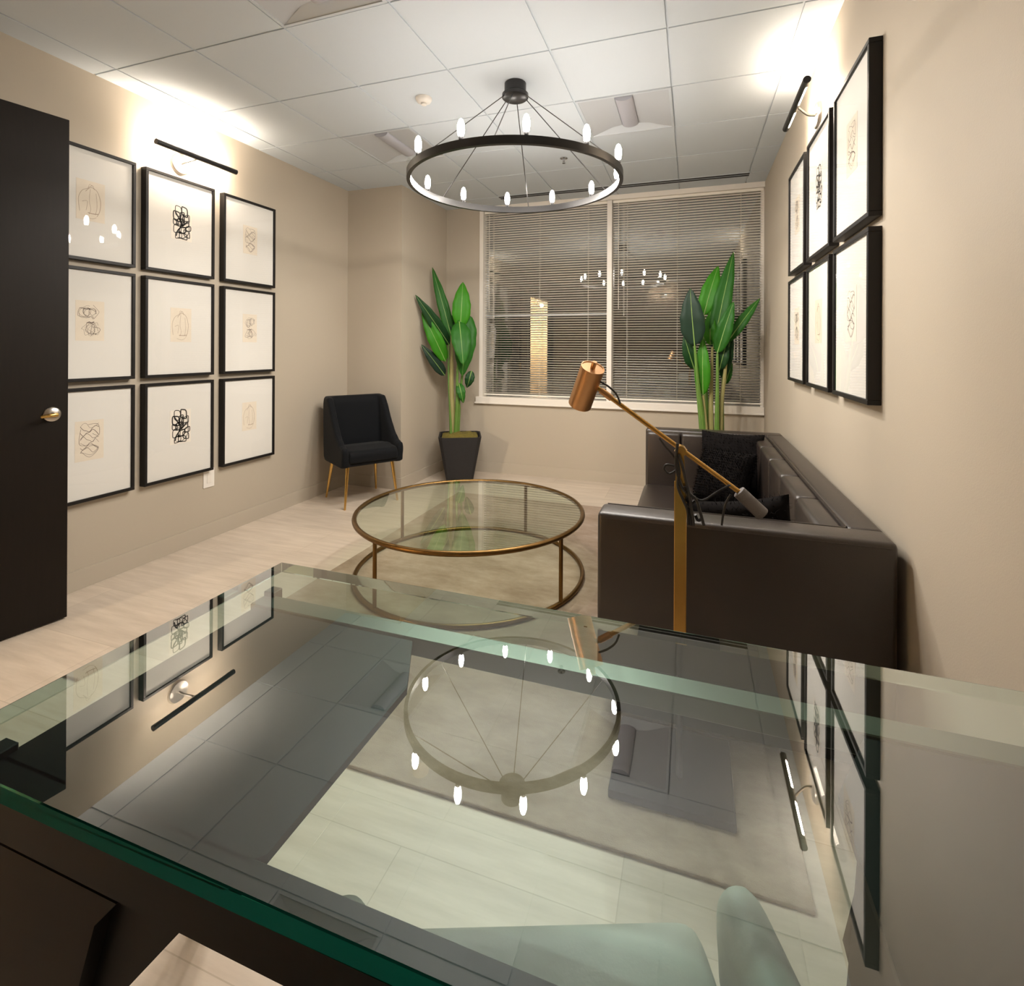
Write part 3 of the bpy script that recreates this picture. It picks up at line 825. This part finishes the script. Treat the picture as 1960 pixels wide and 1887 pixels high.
for q in range(3):
    a = xa + (SX1 - .205 - xa) * q / 3; b = xa + (SX1 - .205 - xa) * (q + 1) / 3
    sbox('arm_cushion', a + .002, b - .002, SY1 - .215, SY1 - .132, .33, ST - .012, r=.022)
pipe = MB()
pipe.tube([(SX0 + .02, SY0 + .133, ST - .004), (SX1 - .12, SY0 + .133, ST - .004), (SX1 - .112, SY0 + .15, ST - .004), (SX1 - .112, SY1 - .15, ST - .004)], .004, 6)
pipe.tube([(SX0 + .02, SY0 + .003, ST - .018), (SX1 - .02, SY0 + .003, ST - .018)], .004, 6)
pipe.build('piping', M['leather'], sf, origin=so, smooth=True)

def pillow(label, loc, rot, wx, wy, th, fuzz, seed):
    mb = MB(); G = 22; V = {}
    rnd = random.Random(seed)
    for s_ in (1, -1):
        for i in range(G + 1):
            for j in range(G + 1):
                u, v = i / G * 2 - 1, j / G * 2 - 1
                e = i in (0, G) or j in (0, G)
                if e and s_ == -1: V[s_, i, j] = V[1, i, j]; continue
                hgt = th / 2 * ((1 - u ** 4) * (1 - v ** 4)) ** .55
                pin = 1 - .07 * (1 - (u * v) ** 2) * max(abs(u), abs(v)) ** 3
                hgt += .010 * noise.noise((u * 4 + seed, v * 4, s_)) * (not e)
                V[s_, i, j] = mb.bm.verts.new((u * wx / 2 * pin, v * wy / 2 * pin, s_ * hgt))
        for i in range(G):
            for j in range(G):
                f_ = [V[s_, i, j], V[s_, i + 1, j], V[s_, i + 1, j + 1], V[s_, i, j + 1]]
                mb.bm.faces.new(f_ if s_ == 1 else f_[::-1])
    mb.bm.normal_update()
    if fuzz:
        fs = list(mb.bm.faces)
        for q in range(fuzz):
            f_ = rnd.choice(fs); c = f_.calc_center_median(); n_ = f_.normal + Vector((rnd.uniform(-.7, .7), rnd.uniform(-.7, .7), rnd.uniform(-.7, .7)))
            n_.normalize(); t_ = n_.orthogonal().normalized() * .0016
            l_ = rnd.uniform(.012, .03)
            mb.bm.faces.new([mb.bm.verts.new(c + t_), mb.bm.verts.new(c - t_), mb.bm.verts.new(c + n_ * l_)])
    o = mb.build('throw_pillow', M['fur'], smooth=True, recalc=False, angle=80)
    o.location = loc; o.rotation_euler = rot
    return tag(o, label, 'pillow', 'black throw pillows on the sofa')
pillow('square black throw pillow leaning in the far corner of the sofa', (3.435, 1.845, .605), (math.radians(72), math.radians(0), math.radians(-12)), .42, .44, .13, 1500, 3)
pillow('round fluffy black throw pillow in front of the square one', (3.375, 1.58, .565), (math.radians(63), 0, math.radians(-30)), .36, .38, .17, 6000, 8)
pillow('small black throw pillow standing behind the close arm of the sofa', (3.365, .095, .625), (math.radians(88), math.radians(-8), math.radians(4)), .38, .42, .12, 1500, 6)

# ------------------------------------------------------------------ floor lamp
LX, LY = 3.139, -.34
fl_ = thing('floor_lamp', 'tall brass floor lamp with tilting arm and copper shade between desk and sofa', 'floor lamp', (LX, LY, .0125))
lo = (LX, LY, 0.0)
def lp(mb, name, mat, smooth=True, parent=None):
    return mb.build(name, M[mat], parent or fl_, origin=(LX, LY, .0125), smooth=smooth)
lp(MB().box(2.93, 3.30, -.465, -.125, .0126, .040, .004, 2), 'base', 'blackmatte', False)
lp(MB().tube([(LX, LY, .039), (LX, LY, .505)], .010, 12), 'lower_pole', 'blackmatte')
pb = MB().box(LX - .019, LX + .019, LY - .007, LY + .007, .50, .985, .002, 1)
pb.prism([(LX - .017, .980), (LX + .017, .980), (LX + .010, 1.068), (LX - .010, 1.068)], 'Y', LY - .006, LY + .006)
lp(pb, 'pole', 'brass', False)
lp(MB().lathe([(.017, -.016), (.017, .016)], (LX, LY - .004, 1.084), 20, (0, 1, 0)).tube([(LX - .012, LY, 1.093), (LX + .012, LY, 1.076)], .0145, 14), 'pivot', 'brass')
A0, A1 = Vector((2.868, LY, 1.278)), Vector((3.318, LY, .963))
lp(MB().tube([A0, A1], .0078, 12), 'arm', 'brass')
cl_ = MB(); d_ = (A1 - A0).normalized(); cl_.tube([A0 - d_ * .004, A0 + d_ * .018], .0065, 10); cl_.tube([A0 + d_ * .016, A0 + d_ * .062], .0112, 12)
lp(cl_, 'arm_collar', 'copper')
s0, s1 = Vector((2.860, LY - .030, 1.347)), Vector((2.804, LY + .030, 1.215))
ax_ = (s1 - s0); Ls = ax_.length
sh_ = lp(MB().lathe([(0, .002), (.0375, .002), (.0375, .0), (.0405, .0), (.0405, Ls), (.0385, Ls), (.0385, .012), (0, .012)], s0, 40, ax_), 'shade', 'copper')
MB().lathe([(.0085, .004), (.0085, -.020), (.0075, -.022), (0, -.022)], s0, 16, ax_).build('switch_knob', M['copper'], sh_, origin=(LX, LY, .0125), smooth=True)
c0, c1 = Vector((3.312, LY, .967)), Vector((3.378, LY, .905))
lp(MB().lathe([(0, -.002), (.018, -.002), (.0205, .0), (.0215, (c1 - c0).length), (.019, (c1 - c0).length + .003), (0, (c1 - c0).length + .003)], c0, 28, c1 - c0), 'counterweight', 'gunmetal')
cords = [
    [ (2.881, -.36, 1.300), (2.911, -.36, 1.283), (2.937, -.36, 1.258), (2.949, -.36, 1.228) ],
    [ (3.074, -.36, 1.123), (3.092, -.36, 1.099), (3.113, -.36, 1.076), (3.125, -.36, 1.053) ],
    [ (3.130, -.36, 1.110), (3.125, -.36, 1.057), (3.130, -.36, 1.016), (3.143, -.36, 0.975), (3.154, -.36, 0.960) ],
    [ (3.133, -.36, 1.077), (3.145, -.36, 1.042), (3.154, -.36, 1.001), (3.164, -.36, 0.961), (3.177, -.36, 0.880), (3.178, -.36, 0.858) ],
    [ (3.124, -.36, 1.037), (3.097, -.36, 1.040), (3.089, -.36, 1.024), (3.105, -.36, 1.012), (3.126, -.36, 1.025) ],
    [ (3.151, -.36, 0.976), (3.179, -.36, 0.946), (3.206, -.36, 0.937), (3.244, -.36, 0.965), (3.277, -.36, 0.987), (3.286, -.36, 0.990) ],
    [ (3.154, -.36, 0.963), (3.170, -.36, 0.928), (3.169, -.36, 0.887), (3.172, -.36, 0.858) ],
    [ (3.161, -.36, 0.960), (3.186, -.36, 0.938), (3.197, -.36, 0.906), (3.209, -.36, 0.862) ],
    [ (3.167, -.36, 0.953), (3.158, -.36, 0.935), (3.170, -.36, 0.922), (3.189, -.36, 0.933), (3.195, -.36, 0.906), (3.203, -.36, 0.882), (3.192, -.36, 0.871), (3.184, -.36, 0.889) ],
    [ (3.287, -.36, 0.963), (3.272, -.36, 0.934), (3.265, -.36, 0.897), (3.261, -.36, 0.865) ],
    [ (3.125, -.36, 1.073), (3.135, -.36, 1.024), (3.132, -.36, 0.974), (3.148, -.36, 0.934), (3.161, -.36, 0.903), (3.164, -.36, 0.857) ]]
cm = MB()
lp(MB().tube(spline(cords[0], 7), .0034, 7), 'shade_cord', 'cord')
for i_, c_ in enumerate(cords):
    if not i_: continue
    cm.tube(spline([(x, y - .004 * (i_ % 4) + .003 * math.sin(k * 2.1 + i_), z) for k, (x, y, z) in enumerate(c_)], 7), .0034 if i_ in (0, 1, 4, 5, 9) else .0048, 7)
lp(cm, 'power_cord', 'cord')

# ------------------------------------------------------------------ desk
DX0, DX1, DYN, DYF, DZ = 2.160, 3.720, -1.665, -1.000, .848
dk = thing('desk', 'dark wood desk with a thick green edged glass top in the foreground', 'desk', ((DX0 + DX1) / 2, (DYN + DYF) / 2, 0))
do = tuple(dk.location)
g_ = MB().box(DX0, DX1, DYN, DYF, DZ - .025, DZ, .0015, 1)
g_.bm.normal_update()
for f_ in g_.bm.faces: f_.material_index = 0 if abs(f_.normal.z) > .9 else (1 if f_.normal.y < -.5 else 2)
g_.build('glass_top', [M['desk_glass'], M['edge'], M['edgefar']], dk, origin=do)
RT = .812
def dbox(name, mat, *b, r=.002):
    return MB().box(*b, r, 1).build(name, M[mat], dk, origin=do)
satin = plain('satin_champagne_rail', (.17, .155, .13), .4, metal=.8)
M['satin'] = satin
dbox('far_rail', 'satin', 2.20, 3.68, -1.140, -1.090, .775, RT)
dbox('near_rail', 'deskwood', 2.20, 3.68, -1.645, -1.603, .742, RT)
for x in (2.215, 3.675):
    for y in (-1.085, -1.605): dbox('glass_post', 'black', x - .015, x + .015, y - .015, y + .015, .775, DZ - .0252)
def pedestal(sgn, xo, xi, xb):
    m = MB()
    m.prism([(xo, -1.61), (xi - sgn * .015, -1.61), (xi, -1.595), (xi, -1.28), (xi - sgn * .065, -1.15), (xo, -1.15)], 'Z', .800, RT)
    m.prism([(xo, .50), (xo, .801), (xi - sgn * .025, .801), (xb, .50)], 'Y', -1.606, -1.285)
    m.prism([(xo, .50), (xo, .801), (xi - sgn * .095, .801), (xb - sgn * .03, .50)], 'Y', -1.29, -1.16)
    o = m.build('drawer_unit', M['deskwood'], dk, origin=do)
    for y, yf in ((-1.38, -1.36), (-1.20, -1.06)):
        MB().tube([(xo + sgn * .035, y, .51), (xo - sgn * .22, yf, .0)], [.030, .022], square=True).build('leg', M['deskwood'], dk, origin=do)
    return o
pl = pedestal(1, 2.225, 2.700, 2.415)
pr_ = pedestal(-1, 3.640, 3.360, 3.365)
MB().prism([(2.23, .505), (2.40, .505), (2.455, .672), (2.495, .714), (2.23, .714)], 'Y', -1.628, -1.606).build('drawer_front', M['deskface'], pl, origin=do)
MB().prism([(3.635, .505), (3.375, .505), (3.375, .714), (3.635, .714)], 'Y', -1.628, -1.606).build('drawer_front', M['deskface'], pr_, origin=do)

# ------------------------------------------------------------------ desk chair
dc = thing('desk_chair', 'pale grey padded desk chair seen through the glass desk top', 'chair', (3.037, -1.52, 0), math.radians(20.4))
soft(MB().box(-.25, .25, -.25, .25, .40, .515, .03, 3).build('seat', M['chairgrey'], dc), .014, 6)
soft(MB().prism([(-.25, .44), (-.31, .46), (-.325, .90), (-.30, .925), (-.265, .90)], 'X', -.23, .23).build('backrest', M['chairgrey'], dc), .014, 6)
for s_ in (-1, 1):
    am = MB(); am.tube([(s_ * .292, .185, .56), (s_ * .292, -.27, .575)], .040, 16); am.prism([(.205, .45), (.215, .57), (-.27, .58), (-.28, .44)], 'X', s_ * .330, s_ * .256)
    am.lathe([(0, -.040), (.026, -.030), (.040, 0), (.026, .030), (0, .040)], (s_ * .292, .188, .566), 16)
    soft(am.build('arm', M['chairgrey'], dc), .011, 14)
MB().lathe([(.03, .12), (.03, .26), (.022, .27), (.022, .41)], n=18).build('gas_column', M['black'], dc, smooth=True)
for q in range(5):
    a = 2 * PI * q / 5 + .3
    l_ = MB().tube([(.02 * math.cos(a), .02 * math.sin(a), .125), (.27 * math.cos(a), .27 * math.sin(a), .085)], [.028, .018], 8).build('base_spoke', M['black'], dc, smooth=True)
    MB().lathe([(0, -.014), (.026, -.012), (.028, 0), (.026, .012), (0, .014)], (.27 * math.cos(a), .27 * math.sin(a), .0285), 14, (-math.sin(a), math.cos(a), 0)).tube([(.27 * math.cos(a), .27 * math.sin(a), .045), (.27 * math.cos(a), .27 * math.sin(a), .09)], .008, 6).build('caster', M['black'], l_, smooth=True)
